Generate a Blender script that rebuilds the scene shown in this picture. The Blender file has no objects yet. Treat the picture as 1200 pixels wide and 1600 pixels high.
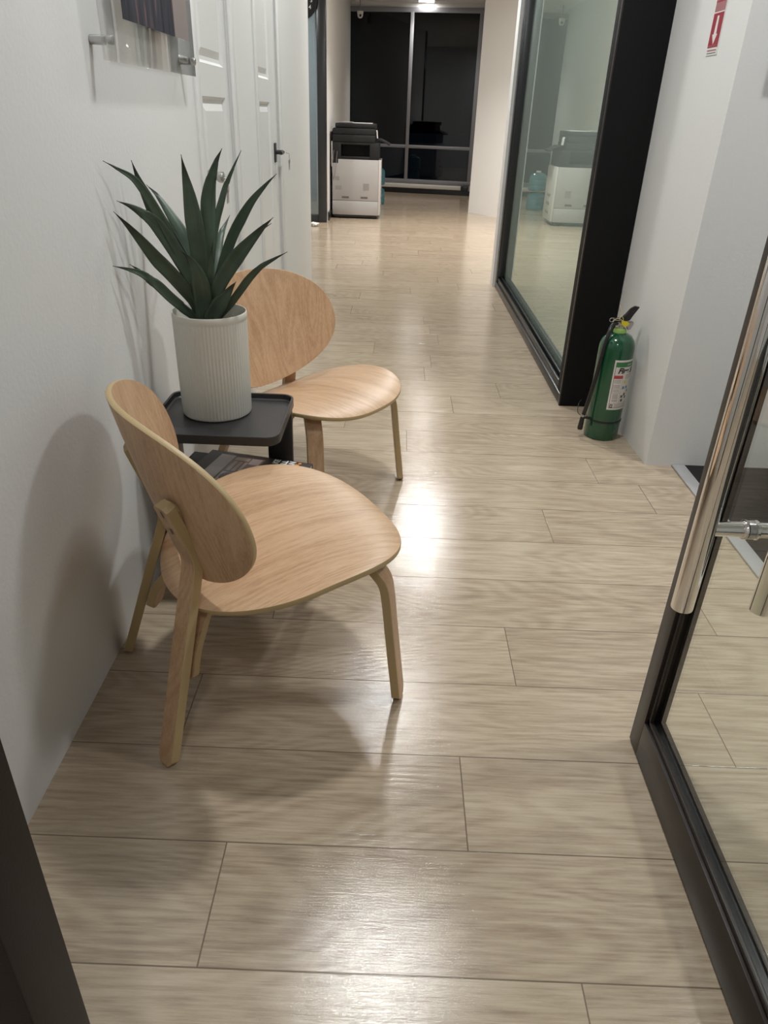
import bpy, bmesh, math, random
from mathutils import Vector, Matrix
random.seed(7)
PI = math.pi
S = bpy.context.scene
COL = S.collection

# ------------------------------------------------------------------ camera, exposure, world
CAM_H = 1.22
cam_d = bpy.data.cameras.new('camera')
cam_d.sensor_fit = 'HORIZONTAL'; cam_d.sensor_width = 36.0; cam_d.lens = 33.6
cam_d.clip_start = 0.02; cam_d.clip_end = 200
cam = bpy.data.objects.new('camera', cam_d); COL.objects.link(cam)
R = Matrix([[0.9992514, -0.0385928, 0.0026908], [0.0210785, 0.4848057, -0.8743678], [0.0324398, 0.87377, 0.4852563]])
cam.matrix_world = Matrix.Translation((0, 0, CAM_H)) @ R.to_4x4()
S.camera = cam
S.view_settings.view_transform = 'Standard'
S.view_settings.look = 'None'
S.view_settings.gamma = 1.0
S.view_settings.exposure = 0.15
S.view_settings.use_curve_mapping = False
world = bpy.data.worlds.new('night'); S.world = world; world.use_nodes = True
world.node_tree.nodes['Background'].inputs[0].default_value = (0.012, 0.016, 0.022, 1)
world.node_tree.nodes['Background'].inputs[1].default_value = 1.0
try:
    S.cycles.max_bounces = 10; S.cycles.transparent_max_bounces = 12; S.cycles.caustics_reflective = False; S.cycles.sample_clamp_indirect = 4.0
except Exception: pass

CEIL = 2.8
# (x, y, power W, size, colour) of the ceiling lights
NEUTRAL = (0.975, 0.995, 0.985); WARM = (1.0, 0.945, 0.885)
LAMPS = [
    (0.05, 2.10, 26, .17, NEUTRAL, 'square recessed ceiling light above the two chairs', 'corridor'),
    (0.10, 4.15, 21, .17, NEUTRAL, 'square recessed ceiling light over the corridor beside the white doors', 'corridor'),
    (0.38, 6.70, 42, .19, NEUTRAL, 'square recessed ceiling light past the end of the glass partition', 'corridor'),
    (0.44, 9.60, 60, .24, WARM, 'square recessed ceiling light in front of the grey copier', 'corridor'),
    (0.33, 13.80, 20, .24, WARM, 'bright square ceiling light just in front of the dark window wall', 'corridor'),
    (2.00, 1.50, 25, .36, NEUTRAL, 'square recessed ceiling light above the dark entrance carpet', 'entrance'),
    (1.75, 8.60, 60, .24, WARM, 'square recessed ceiling light beside the angled white pillar', 'corridor'),
    (-1.9, 8.00, 30, .24, NEUTRAL, 'square recessed ceiling light left of the dark framed glazed wall', 'corridor'),
    (-1.9, 11.0, 22, .24, NEUTRAL, 'square recessed ceiling light in the room behind the glazed wall', 'corridor'),
    (2.05, 4.80, 16, .24, NEUTRAL, 'added unseen ceiling light brightening the room behind the green glass partition', 'room'),  # added lamp, out of view, to lift the tone seen through the partition glass
    (0.00, -0.70, 9, .24, NEUTRAL, 'square recessed ceiling light on the near side of the open glass door', 'near'),
]

# ------------------------------------------------------------------ material helpers
def new_mat(name):
    m = bpy.data.materials.new(name); m.use_nodes = True
    nt = m.node_tree; b = nt.nodes['Principled BSDF']
    return m, nt, b
def N(nt, t, **kw):
    n = nt.nodes.new(t)
    for k, v in kw.items(): setattr(n, k, v)
    return n
def srgb(r, g, b):
    f = lambda c: (c/255/12.92) if c/255 <= .04045 else ((c/255+.055)/1.055)**2.4
    return (f(r), f(g), f(b), 1)
def plain(name, col, rough=.5, metal=0.0, bump=0, bscale=200, coat=0, spec=.5, var=0.03):
    m, nt, b = new_mat(name)
    b.inputs['Base Color'].default_value = col
    b.inputs['Roughness'].default_value = rough
    b.inputs['Metallic'].default_value = metal
    b.inputs['Specular IOR Level'].default_value = spec
    if coat: b.inputs['Coat Weight'].default_value = coat; b.inputs['Coat Roughness'].default_value = .08
    tc = N(nt, 'ShaderNodeTexCoord')
    nz = N(nt, 'ShaderNodeTexNoise'); nz.inputs['Scale'].default_value = bscale; nz.inputs['Detail'].default_value = 3
    nt.links.new(tc.outputs['Object'], nz.inputs['Vector'])
    if bump:
        bp = N(nt, 'ShaderNodeBump'); bp.inputs['Strength'].default_value = bump; bp.inputs['Distance'].default_value = .002
        nt.links.new(nz.outputs['Fac'], bp.inputs['Height']); nt.links.new(bp.outputs['Normal'], b.inputs['Normal'])
    if var:
        nz2 = N(nt, 'ShaderNodeTexNoise'); nz2.inputs['Scale'].default_value = 6; nz2.inputs['Detail'].default_value = 4
        nt.links.new(tc.outputs['Object'], nz2.inputs['Vector'])
        mx = N(nt, 'ShaderNodeMix', data_type='RGBA'); mx.inputs['A'].default_value = col
        mx.inputs['B'].default_value = tuple(c*(1-3*var) for c in col[:3])+(1,)
        nt.links.new(nz2.outputs['Fac'], mx.inputs['Factor']); nt.links.new(mx.outputs['Result'], b.inputs['Base Color'])
    return m

def mat_floor():
    m, nt, b = new_mat('vinyl_plank')
    uv = N(nt, 'ShaderNodeUVMap', uv_map='UVMap')
    at = N(nt, 'ShaderNodeAttribute', attribute_name='rnd')
    sp = N(nt, 'ShaderNodeSeparateXYZ'); nt.links.new(uv.outputs[0], sp.inputs[0])
    sr = N(nt, 'ShaderNodeSeparateColor'); nt.links.new(at.outputs['Color'], sr.inputs[0])
    def math_(op, a, bb=None, c=None):
        n = N(nt, 'ShaderNodeMath', operation=op)
        for i, v in enumerate((a, bb, c)):
            if v is None: continue
            if isinstance(v, (int, float)): n.inputs[i].default_value = v
            else: nt.links.new(v, n.inputs[i])
        return n.outputs[0]
    # grain coordinates: stretched along the plank, shifted per plank
    cb = N(nt, 'ShaderNodeCombineXYZ')
    nt.links.new(math_('ADD', math_('MULTIPLY', sp.outputs[0], 1.0), math_('MULTIPLY', sr.outputs[0], 37.0)), cb.inputs[0])
    nt.links.new(math_('ADD', math_('MULTIPLY', sp.outputs[1], 1.0), math_('MULTIPLY', sr.outputs[1], 19.0)), cb.inputs[1])
    def noise(sx, sy, sc, det=5, rough=.6, dist=0):
        mp = N(nt, 'ShaderNodeMapping'); mp.inputs['Scale'].default_value = (sx, sy, 1)
        nt.links.new(cb.outputs[0], mp.inputs['Vector'])
        n = N(nt, 'ShaderNodeTexNoise'); n.inputs['Scale'].default_value = sc; n.inputs['Detail'].default_value = det
        n.inputs['Roughness'].default_value = rough; n.inputs['Distortion'].default_value = dist
        nt.links.new(mp.outputs[0], n.inputs['Vector']); return n.outputs['Fac']
    broad = noise(1.0, 11.0, 1.7, 5, .6, .12)
    # cathedral figure: contour lines of a stretched noise field
    field = noise(1.0, 3.6, 1.1, 2, .3, .05)
    rings = math_('SINE', math_('MULTIPLY', field, 170.0))
    fine = noise(1.0, 20.0, 6.0, 8, .74, .12)
    pore = noise(1.0, 16.0, 26.0, 3, .6)
    g = math_('ADD', math_('MULTIPLY', broad, .26), math_('MULTIPLY', fine, .71))
    g = math_('ADD', g, math_('MULTIPLY', rings, .030))
    g = math_('ADD', g, math_('MULTIPLY', math_('SUBTRACT', sr.outputs[2], .5), .05))
    rp = N(nt, 'ShaderNodeValToRGB')
    e = rp.color_ramp.elements
    e[0].position = .32; e[0].color = srgb(147, 129, 111)
    e[1].position = .66; e[1].color = srgb(202, 187, 166)
    x = e.new(.5); x.color = srgb(184, 167, 145)
    nt.links.new(g, rp.inputs[0])
    # joint line around each plank, from the UV distance to the plank's edges (attribute 'len' = plank length)
    al = N(nt, 'ShaderNodeAttribute', attribute_name='plen')
    du = math_('MINIMUM', sp.outputs[0], math_('SUBTRACT', al.outputs['Fac'], sp.outputs[0]))
    dv = math_('MINIMUM', sp.outputs[1], math_('SUBTRACT', .23, sp.outputs[1]))
    dd = math_('MINIMUM', du, dv)
    ms = N(nt, 'ShaderNodeMapRange'); ms.inputs['From Min'].default_value = .0005; ms.inputs['From Max'].default_value = .0018
    nt.links.new(dd, ms.inputs['Value'])
    mx = N(nt, 'ShaderNodeMix', data_type='RGBA'); mx.inputs['A'].default_value = srgb(112, 97, 82)
    nt.links.new(ms.outputs[0], mx.inputs['Factor']); nt.links.new(rp.outputs[0], mx.inputs['B'])
    nt.links.new(mx.outputs['Result'], b.inputs['Base Color'])
    rr = N(nt, 'ShaderNodeMapRange'); rr.inputs['To Min'].default_value = .07; rr.inputs['To Max'].default_value = .15
    nt.links.new(fine, rr.inputs['Value']); nt.links.new(rr.outputs[0], b.inputs['Roughness'])
    b.inputs['Specular IOR Level'].default_value = .55
    # embossed wood relief, lying along the grain
    hh = math_('ADD', math_('MULTIPLY', pore, .55), math_('MULTIPLY', fine, .85))
    hh = math_('ADD', hh, math_('MULTIPLY', rings, .12))
    bp = N(nt, 'ShaderNodeBump'); bp.inputs['Strength'].default_value = .34; bp.inputs['Distance'].default_value = .0010
    nt.links.new(hh, bp.inputs['Height'])
    bp2 = N(nt, 'ShaderNodeBump'); bp2.inputs['Strength'].default_value = .5; bp2.inputs['Distance'].default_value = .001
    nt.links.new(ms.outputs[0], bp2.inputs['Height']); nt.links.new(bp.outputs[0], bp2.inputs['Normal'])
    nt.links.new(bp2.outputs[0], b.inputs['Normal'])
    return m

def mat_oak(name, axis, tint=(1, 1, 1)):
    """oak veneer, grain along one local axis ('X' or 'Z')"""
    m, nt, b = new_mat(name)
    tc = N(nt, 'ShaderNodeTexCoord'); oi = N(nt, 'ShaderNodeObjectInfo')
    mp = N(nt, 'ShaderNodeMapping')
    mp.inputs['Scale'].default_value = (1, 11, 3) if axis == 'X' else (11, 11, 1)
    nt.links.new(tc.outputs['Object'], mp.inputs['Vector'])
    ad = N(nt, 'ShaderNodeVectorMath', operation='ADD')
    sc = N(nt, 'ShaderNodeVectorMath', operation='SCALE'); sc.inputs['Scale'].default_value = 23
    cmb = N(nt, 'ShaderNodeCombineXYZ')
    for i in range(3): nt.links.new(oi.outputs['Random'], cmb.inputs[i])
    nt.links.new(cmb.outputs[0], sc.inputs[0]); nt.links.new(mp.outputs[0], ad.inputs[0]); nt.links.new(sc.outputs[0], ad.inputs[1])
    def noise(s, det, dist=0, rough=.55):
        n = N(nt, 'ShaderNodeTexNoise'); n.inputs['Scale'].default_value = s; n.inputs['Detail'].default_value = det
        n.inputs['Distortion'].default_value = dist; n.inputs['Roughness'].default_value = rough
        nt.links.new(ad.outputs[0], n.inputs['Vector']); return n.outputs['Fac']
    fld = noise(.7, 2, .05, .35)
    mu = N(nt, 'ShaderNodeMath', operation='MULTIPLY'); mu.inputs[1].default_value = 110; nt.links.new(fld, mu.inputs[0])
    si = N(nt, 'ShaderNodeMath', operation='SINE'); nt.links.new(mu.outputs[0], si.inputs[0])
    fine = noise(26, 5, 0, .7); brd = noise(1.6, 3, .3)
    a1 = N(nt, 'ShaderNodeMath', operation='MULTIPLY_ADD'); a1.inputs[1].default_value = .042; nt.links.new(si.outputs[0], a1.inputs[0])
    a2 = N(nt, 'ShaderNodeMath', operation='MULTIPLY_ADD'); a2.inputs[1].default_value = .55; nt.links.new(fine, a2.inputs[0])
    a3 = N(nt, 'ShaderNodeMath', operation='MULTIPLY'); a3.inputs[1].default_value = .45; nt.links.new(brd, a3.inputs[0])
    nt.links.new(a3.outputs[0], a2.inputs[2]); nt.links.new(a2.outputs[0], a1.inputs[2])
    rp = N(nt, 'ShaderNodeValToRGB'); e = rp.color_ramp.elements
    c = lambda r, g, bb: tuple(v*t for v, t in zip(srgb(r, g, bb)[:3], tint))+(1,)
    e[0].position = .33; e[0].color = c(172, 137, 106)
    e[1].position = .68; e[1].color = c(210, 178, 146)
    x = e.new(.5); x.color = c(196, 162, 129)
    nt.links.new(a1.outputs[0], rp.inputs[0]); nt.links.new(rp.outputs[0], b.inputs['Base Color'])
    b.inputs['Roughness'].default_value = .38; b.inputs['Specular IOR Level'].default_value = .4
    bp = N(nt, 'ShaderNodeBump'); bp.inputs['Strength'].default_value = .15; bp.inputs['Distance'].default_value = .0006
    nt.links.new(a1.outputs[0], bp.inputs['Height']); nt.links.new(bp.outputs[0], b.inputs['Normal'])
    return m

def mat_glass(name, tint, ior=1.5, refl=(1, 1, 1), film=None, rough=0.0):
    """a thin pane: mirror reflection by Fresnel over straight transmission"""
    m = bpy.data.materials.new(name); m.use_nodes = True; nt = m.node_tree
    nt.nodes.clear()
    out = N(nt, 'ShaderNodeOutputMaterial'); mix = N(nt, 'ShaderNodeMixShader')
    f0 = ((ior-1)/(ior+1))**2
    ge = N(nt, 'ShaderNodeNewGeometry'); dt = N(nt, 'ShaderNodeVectorMath', operation='DOT_PRODUCT')
    nt.links.new(ge.outputs['Incoming'], dt.inputs[0]); nt.links.new(ge.outputs['Normal'], dt.inputs[1])
    ab = N(nt, 'ShaderNodeMath', operation='ABSOLUTE'); nt.links.new(dt.outputs['Value'], ab.inputs[0])
    om = N(nt, 'ShaderNodeMath', operation='SUBTRACT'); om.inputs[0].default_value = 1; nt.links.new(ab.outputs[0], om.inputs[1])
    pw = N(nt, 'ShaderNodeMath', operation='POWER'); pw.inputs[1].default_value = 5; nt.links.new(om.outputs[0], pw.inputs[0])
    fr = N(nt, 'ShaderNodeMath', operation='MULTIPLY_ADD', use_clamp=True); fr.inputs[1].default_value = 1-f0; fr.inputs[2].default_value = f0
    nt.links.new(pw.outputs[0], fr.inputs[0])
    tr = N(nt, 'ShaderNodeBsdfTransparent'); tr.inputs[0].default_value = tint
    gl = N(nt, 'ShaderNodeBsdfGlossy'); gl.inputs['Color'].default_value = tuple(refl)+(1,); gl.inputs['Roughness'].default_value = rough
    body = tr
    if film:                # translucent privacy film stuck on the pane
        df = N(nt, 'ShaderNodeBsdfDiffuse'); df.inputs[0].default_value = film; body = N(nt, 'ShaderNodeMixShader'); body.inputs[0].default_value = .8
        nt.links.new(tr.outputs[0], body.inputs[1]); nt.links.new(df.outputs[0], body.inputs[2])
    nt.links.new(fr.outputs[0], mix.inputs[0]); nt.links.new(body.outputs[0], mix.inputs[1]); nt.links.new(gl.outputs[0], mix.inputs[2])
    nt.links.new(mix.outputs[0], out.inputs[0])
    return m

M = {}
M['floor'] = mat_floor()
M['wall'] = plain('white_wall_paint', (0.70, 0.70, 0.69, 1), .55, bump=.25, bscale=90, var=.006)
M['wall_grey'] = plain('grey_partition_paint', (0.42, 0.45, 0.465, 1), .5, var=.02)
M['ceiling'] = plain('ceiling_paint', (0.82, 0.81, 0.79, 1), .8, bump=.1, var=.005)
M['door_paint'] = plain('white_door_paint', (0.72, 0.72, 0.71, 1), .35, bump=.05, bscale=40, var=.005)
M['oakX'] = mat_oak('oak_veneer_seat', 'X'); M['oakZ'] = mat_oak('oak_veneer_upright', 'Z', (.95, .925, .90))
M['ply'] = plain('lacquered_ply_edge', srgb(188, 164, 121), .45, bump=.2, bscale=300, var=.05)
M['black'] = plain('black_panel', (0.010, 0.010, 0.011, 1), .6, bump=.1, bscale=60, spec=.12, var=.05)
M['frame'] = plain('dark_aluminium', (0.032, 0.034, 0.037, 1), .26, metal=.3, bump=.05, var=.03)
M['door_metal'] = plain('bronze_dark_aluminium', (0.032, 0.026, 0.023, 1), .36, metal=.2, spec=.35, bump=.08, bscale=400, var=.04)
M['jamb'] = plain('dark_brown_jamb', (0.026, 0.019, 0.016, 1), .55, bump=.1, bscale=300, spec=.15, var=.05)
M['gasket'] = plain('black_rubber', (0.01, 0.01, 0.011, 1), .25, var=0)
M['table'] = plain('charcoal_lacquer', (0.026, 0.025, 0.026, 1), .42, bump=.15, bscale=250, var=.05)
M['chrome'] = plain('polished_chrome', (0.82, 0.80, 0.78, 1), .06, metal=1, var=0)
M['steel'] = plain('brushed_steel', (0.55, 0.54, 0.53, 1), .28, metal=1, bump=.1, bscale=300, var=.03)
M['alu'] = plain('grey_window_aluminium', (0.27, 0.275, 0.30, 1), .42, metal=.2, var=.02)
M['trim'] = plain('brushed_trim_strip', (0.56, 0.56, 0.57, 1), .4, metal=.35, bump=.2, bscale=200, var=.03)
M['pot'] = plain('greige_pot', srgb(212, 210, 200), .55, bump=.05, var=.02)
M['soil'] = plain('dark_plug', srgb(84, 76, 66), .8, bump=.4, bscale=60, var=.1)
M['green'] = plain('green_enamel', (0.006, 0.082, 0.034, 1), .16, coat=.6, var=.05)
M['white'] = plain('white_plastic', (0.72, 0.71, 0.69, 1), .4, var=.01)
M['label'] = plain('label_paper', (0.72, 0.69, 0.66, 1), .35, var=.01)
M['ink'] = plain('black_ink', (0.02, 0.02, 0.02, 1), .5, var=0)
M['greyink'] = plain('grey_ink', (0.30, 0.25, 0.25, 1), .5, var=0)
M['redink'] = plain('label_red', (0.42, 0.055, 0.06, 1), .4, var=0)
M['greenink'] = plain('label_green', (0.045, 0.20, 0.075, 1), .4, var=0)
M['blueink'] = plain('label_blue', (0.10, 0.22, 0.38, 1), .4, var=0)
M['signred'] = plain('sign_red', (0.34, 0.025, 0.045, 1), .35, var=.02)
M['signpale'] = plain('sign_faded_red', (0.40, 0.17, 0.18, 1), .35, var=.02)
M['yellow'] = plain('yellow_plastic', (0.72, 0.60, 0.03, 1), .35, var=.02)
M['straw'] = plain('pale_yellow_tie', (0.72, 0.62, 0.30, 1), .4, var=0)
M['lime'] = plain('pale_green_collar', (0.30, 0.48, 0.13, 1), .35, var=.02)
M['rubber'] = plain('hose_rubber', (0.014, 0.013, 0.013, 1), .3, var=.02)
M['copier'] = plain('copier_grey', (0.37, 0.36, 0.355, 1), .45, bump=.03, var=.01)
M['copier_light'] = plain('copier_light_grey', (0.52, 0.50, 0.49, 1), .4, var=.01)
M['copier_dark'] = plain('copier_black', (0.014, 0.014, 0.015, 1), .5, spec=.25, bump=.1, var=.03)
M['vent'] = plain('copier_vent_grey', (0.25, 0.235, 0.235, 1), .5, var=.01)
M['slot'] = plain('slot_dark', (0.10, 0.09, 0.09, 1), .5, var=0)
M['water'] = plain('teal_water_jug', (0.045, 0.20, 0.26, 1), .1, coat=.5, var=.05)
M['carpet'] = plain('dark_entrance_carpet', (0.028, 0.026, 0.026, 1), .9, bump=.9, bscale=260, spec=.15, var=.12)
M['orange'] = plain('cover_orange', (0.75, 0.27, 0.03, 1), .3, var=0)
M['cover'] = plain('dark_magazine_cover', (0.040, 0.033, 0.033, 1), .35, spec=.3, var=.08)
M['cover_grey'] = plain('cover_pale_photo', (0.62, 0.54, 0.52, 1), .25, var=.05)
M['cover_mid'] = plain('cover_mid_photo', (0.25, 0.21, 0.20, 1), .25, var=.08)
M['pages'] = plain('page_edges', (0.55, 0.52, 0.48, 1), .6, var=.05)
M['pink'] = plain('photo_pink_grey', (0.24, 0.195, 0.19, 1), .35, var=.04)
M['pane'] = mat_glass('clear_door_glass', (.965, .985, .965, 1), 1.45)
M['mirror_pane'] = mat_glass('green_tinted_partition_glass', (.42, .50, .46, 1), 5.6, (.80, .90, .85), (.50, .60, .545, 1))
M['night_pane'] = mat_glass('dark_window_glass', (.25, .27, .3, 1), 1.5, (.8, .85, .9))
M['clear'] = mat_glass('acrylic', (.965, .965, .965, 1), 1.12)
M['tint_pane'] = mat_glass('bluish_glazing', (.80, .85, .87, 1), 1.5)

def mat_emit(name, col, s):
    m = bpy.data.materials.new(name); m.use_nodes = True; nt = m.node_tree; b = nt.nodes['Principled BSDF']
    b.inputs['Base Color'].default_value = (.8, .8, .8, 1)
    b.inputs['Emission Color'].default_value = tuple(col)+(1,); b.inputs['Emission Strength'].default_value = s
    return m

def mat_leaf():
    m, nt, b = new_mat('agave_leaf')
    tc = N(nt, 'ShaderNodeTexCoord'); oi = N(nt, 'ShaderNodeObjectInfo')
    nz = N(nt, 'ShaderNodeTexNoise'); nz.inputs['Scale'].default_value = 9; nz.inputs['Detail'].default_value = 4
    nt.links.new(tc.outputs['Object'], nz.inputs['Vector'])
    uv = N(nt, 'ShaderNodeUVMap', uv_map='UVMap')
    mp = N(nt, 'ShaderNodeMapping'); mp.inputs['Scale'].default_value = (60, 1.5, 1); nt.links.new(uv.outputs[0], mp.inputs[0])
    st = N(nt, 'ShaderNodeTexNoise'); st.inputs['Scale'].default_value = 1.0; st.inputs['Detail'].default_value = 3; nt.links.new(mp.outputs[0], st.inputs['Vector'])
    a = N(nt, 'ShaderNodeMath', operation='ADD'); nt.links.new(nz.outputs['Fac'], a.inputs[0]); nt.links.new(st.outputs['Fac'], a.inputs[1])
    h = N(nt, 'ShaderNodeMath', operation='MULTIPLY_ADD'); h.inputs[1].default_value = .5; h.inputs[2].default_value = 0; nt.links.new(a.outputs[0], h.inputs[0])
    rp = N(nt, 'ShaderNodeValToRGB'); e = rp.color_ramp.elements
    e[0].position = .36; e[0].color = (0.030, 0.050, 0.033, 1); e[1].position = .66; e[1].color = (0.105, 0.150, 0.105, 1)
    nt.links.new(h.outputs[0], rp.inputs[0])
    # leaf tips dry to near black, from the UV length coordinate
    sp = N(nt, 'ShaderNodeSeparateXYZ'); nt.links.new(uv.outputs[0], sp.inputs[0])
    mr = N(nt, 'ShaderNodeMapRange'); mr.inputs['From Min'].default_value = .02; mr.inputs['From Max'].default_value = .24
    nt.links.new(sp.outputs[1], mr.inputs['Value'])
    mx = N(nt, 'ShaderNodeMix', data_type='RGBA'); mx.inputs['A'].default_value = (0.012, 0.012, 0.012, 1)
    nt.links.new(mr.outputs[0], mx.inputs['Factor']); nt.links.new(rp.outputs[0], mx.inputs['B'])
    nt.links.new(mx.outputs['Result'], b.inputs['Base Color'])
    b.inputs['Roughness'].default_value = .42; b.inputs['Specular IOR Level'].default_value = .35
    return m
M['leaf'] = mat_leaf()

def mat_photo():
    m, nt, b = new_mat('city_photo_print')
    tc = N(nt, 'ShaderNodeTexCoord')
    mp = N(nt, 'ShaderNodeMapping'); mp.inputs['Scale'].default_value = (1, 26, 2.0); nt.links.new(tc.outputs['Object'], mp.inputs[0])
    nz = N(nt, 'ShaderNodeTexNoise'); nz.inputs['Scale'].default_value = 1.0; nz.inputs['Detail'].default_value = 6; nz.inputs['Roughness'].default_value = .7
    nt.links.new(mp.outputs[0], nz.inputs['Vector'])
    rp = N(nt, 'ShaderNodeValToRGB'); e = rp.color_ramp.elements
    e[0].position = .42; e[0].color = (0.016, 0.017, 0.024, 1); e[1].position = .68; e[1].color = (0.30, 0.13, 0.09, 1)
    x = e.new(.58); x.color = (0.045, 0.045, 0.06, 1)
    nt.links.new(nz.outputs['Fac'], rp.inputs[0]); nt.links.new(rp.outputs[0], b.inputs['Base Color'])
    b.inputs['Roughness'].default_value = .5; b.inputs['Specular IOR Level'].default_value = .06
    return m
M['photo'] = mat_photo()

# ------------------------------------------------------------------ object helpers
def tag(o, label=None, cat=None, group=None, kind=None):
    if label: o['label'] = label
    if cat: o['category'] = cat
    if group: o['group'] = group
    if kind: o['kind'] = kind
    return o
def empty(name, loc, rz=0):
    o = bpy.data.objects.new(name, None); COL.objects.link(o); o.location = loc; o.rotation_euler = (0, 0, rz)
    o.empty_display_size = .05
    return o
def link(name, me, parent=None, loc=(0, 0, 0)):
    o = bpy.data.objects.new(name, me); COL.objects.link(o); o.location = loc
    if parent: o.parent = parent
    return o
def build(name, bm, mats, parent=None, smooth=None, loc=(0, 0, 0)):
    me = bpy.data.meshes.new(name)
    bmesh.ops.recalc_face_normals(bm, faces=bm.faces)
    bm.to_mesh(me); bm.free()
    if not isinstance(mats, (list, tuple)): mats = [mats]
    for m in mats: me.materials.append(M[m] if isinstance(m, str) else m)
    if smooth is not None:
        me.shade_smooth(); me.set_sharp_from_angle(angle=math.radians(smooth))
    return link(name, me, parent, loc)
def bx(bm, x0, x1, y0, y1, z0, z1, bev=0, seg=2, mat=0):
    vs = [bm.verts.new((x, y, z)) for x in (x0, x1) for y in (y0, y1) for z in (z0, z1)]
    idx = [(0, 1, 3, 2), (4, 6, 7, 5), (0, 4, 5, 1), (2, 3, 7, 6), (0, 2, 6, 4), (1, 5, 7, 3)]
    fs = [bm.faces.new([vs[i] for i in f]) for f in idx]
    for f in fs: f.material_index = mat
    if bev:
        es = list({e for f in fs for e in f.edges})
        r = bmesh.ops.bevel(bm, geom=es, offset=bev, segments=seg, affect='EDGES', profile=.5)
        for f in r['faces']: f.material_index = mat
    return vs
def box(name, x0, x1, y0, y1, z0, z1, mat, parent=None, bev=0, loc=(0, 0, 0)):
    bm = bmesh.new(); bx(bm, x0, x1, y0, y1, z0, z1, bev)
    return build(name, bm, mat, parent, 35 if bev else None, loc)
def prism(bm, pts, z0, z1, mat=0):
    a = [bm.verts.new((x, y, z0)) for x, y in pts]; b = [bm.verts.new((x, y, z1)) for x, y in pts]
    n = len(pts); fs = [bm.faces.new(a[::-1]), bm.faces.new(b)]
    for i in range(n): fs.append(bm.faces.new((a[i], a[(i+1) % n], b[(i+1) % n], b[i])))
    for f in fs: f.material_index = mat
    return fs
def lathe(bm, prof, c=(0, 0, 0), n=48, mat=0, ax='Z'):
    rings = []
    for r, z in prof:
        if r < 1e-6: rings.append([bm.verts.new(_ax(ax, 0, 0, z, c))])
        else: rings.append([bm.verts.new(_ax(ax, r*math.cos(2*PI*i/n), r*math.sin(2*PI*i/n), z, c)) for i in range(n)])
    for a, b in zip(rings, rings[1:]):
        for i in range(n):
            j = (i+1) % n
            if len(a) == 1 and len(b) == 1: continue
            if len(a) == 1: f = bm.faces.new((a[0], b[j], b[i]))
            elif len(b) == 1: f = bm.faces.new((a[i], a[j], b[0]))
            else: f = bm.faces.new((a[i], a[j], b[j], b[i]))
            f.material_index = mat
def _ax(ax, x, y, z, c):
    if ax == 'Z': v = (x, y, z)
    elif ax == 'X': v = (z, x, y)
    else: v = (y, z, x)
    return (v[0]+c[0], v[1]+c[1], v[2]+c[2])
def cyl(bm, c, r, h, n=32, ax='Z', bev=0.0, mat=0):
    if bev: prof = [(0, 0), (r-bev, 0), (r-bev*.3, bev*.3), (r, bev), (r, h-bev), (r-bev*.3, h-bev*.3), (r-bev, h), (0, h)]
    else: prof = [(0, 0), (r, 0), (r, h), (0, h)]
    lathe(bm, prof, c, n, mat, ax)
def smooth_path(pts, k=8):
    """Catmull-Rom through the points"""
    P = [Vector(p) for p in pts]; P = [P[0]*2-P[1]]+P+[P[-1]*2-P[-2]]
    out = []
    for i in range(1, len(P)-2):
        for j in range(k):
            t = j/k; a, b, c, d = P[i-1], P[i], P[i+1], P[i+2]
            out.append(.5*((2*b)+(-a+c)*t+(2*a-5*b+4*c-d)*t*t+(-a+3*b-3*c+d)*t**3))
    out.append(P[-2]); return out
def tube(bm, pts, r, n=10, mat=0, closed=False):
    P = [Vector(p) for p in pts]; rings = []; up = Vector((.13, .27, .95)).normalized()
    for i, p in enumerate(P):
        if closed: t = P[(i+1) % len(P)]-P[i-1]
        else: t = P[min(i+1, len(P)-1)]-P[max(i-1, 0)]
        t.normalize()
        a = t.cross(up)
        if a.length < .05: a = t.cross(Vector((1, 0, 0)))
        a.normalize(); b = t.cross(a).normalized()
        rr = r[i] if isinstance(r, (list, tuple)) else r
        rings.append([bm.verts.new(p+a*rr*math.cos(2*PI*k/n)+b*rr*math.sin(2*PI*k/n)) for k in range(n)])
    m = len(rings)
    for i in range(m if closed else m-1):
        A, B = rings[i], rings[(i+1) % m]
        for k in range(n):
            f = bm.faces.new((A[k], A[(k+1) % n], B[(k+1) % n], B[k])); f.material_index = mat
    if not closed:
        bm.faces.new(rings[0][::-1]).material_index = mat; bm.faces.new(rings[-1]).material_index = mat
def text_bm(txt, size, shear=0, bold=0.0):
    cu = bpy.data.curves.new('t', 'FONT'); cu.body = txt; cu.size = size; cu.shear = shear; cu.offset = bold
    ob = bpy.data.objects.new('t', cu); COL.objects.link(ob)
    dg = bpy.context.evaluated_depsgraph_get(); me = bpy.data.meshes.new_from_object(ob.evaluated_get(dg))
    bpy.data.objects.remove(ob); bpy.data.curves.remove(cu)
    bm = bmesh.new(); bm.from_mesh(me); bpy.data.meshes.remove(me)
    return bm

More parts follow.
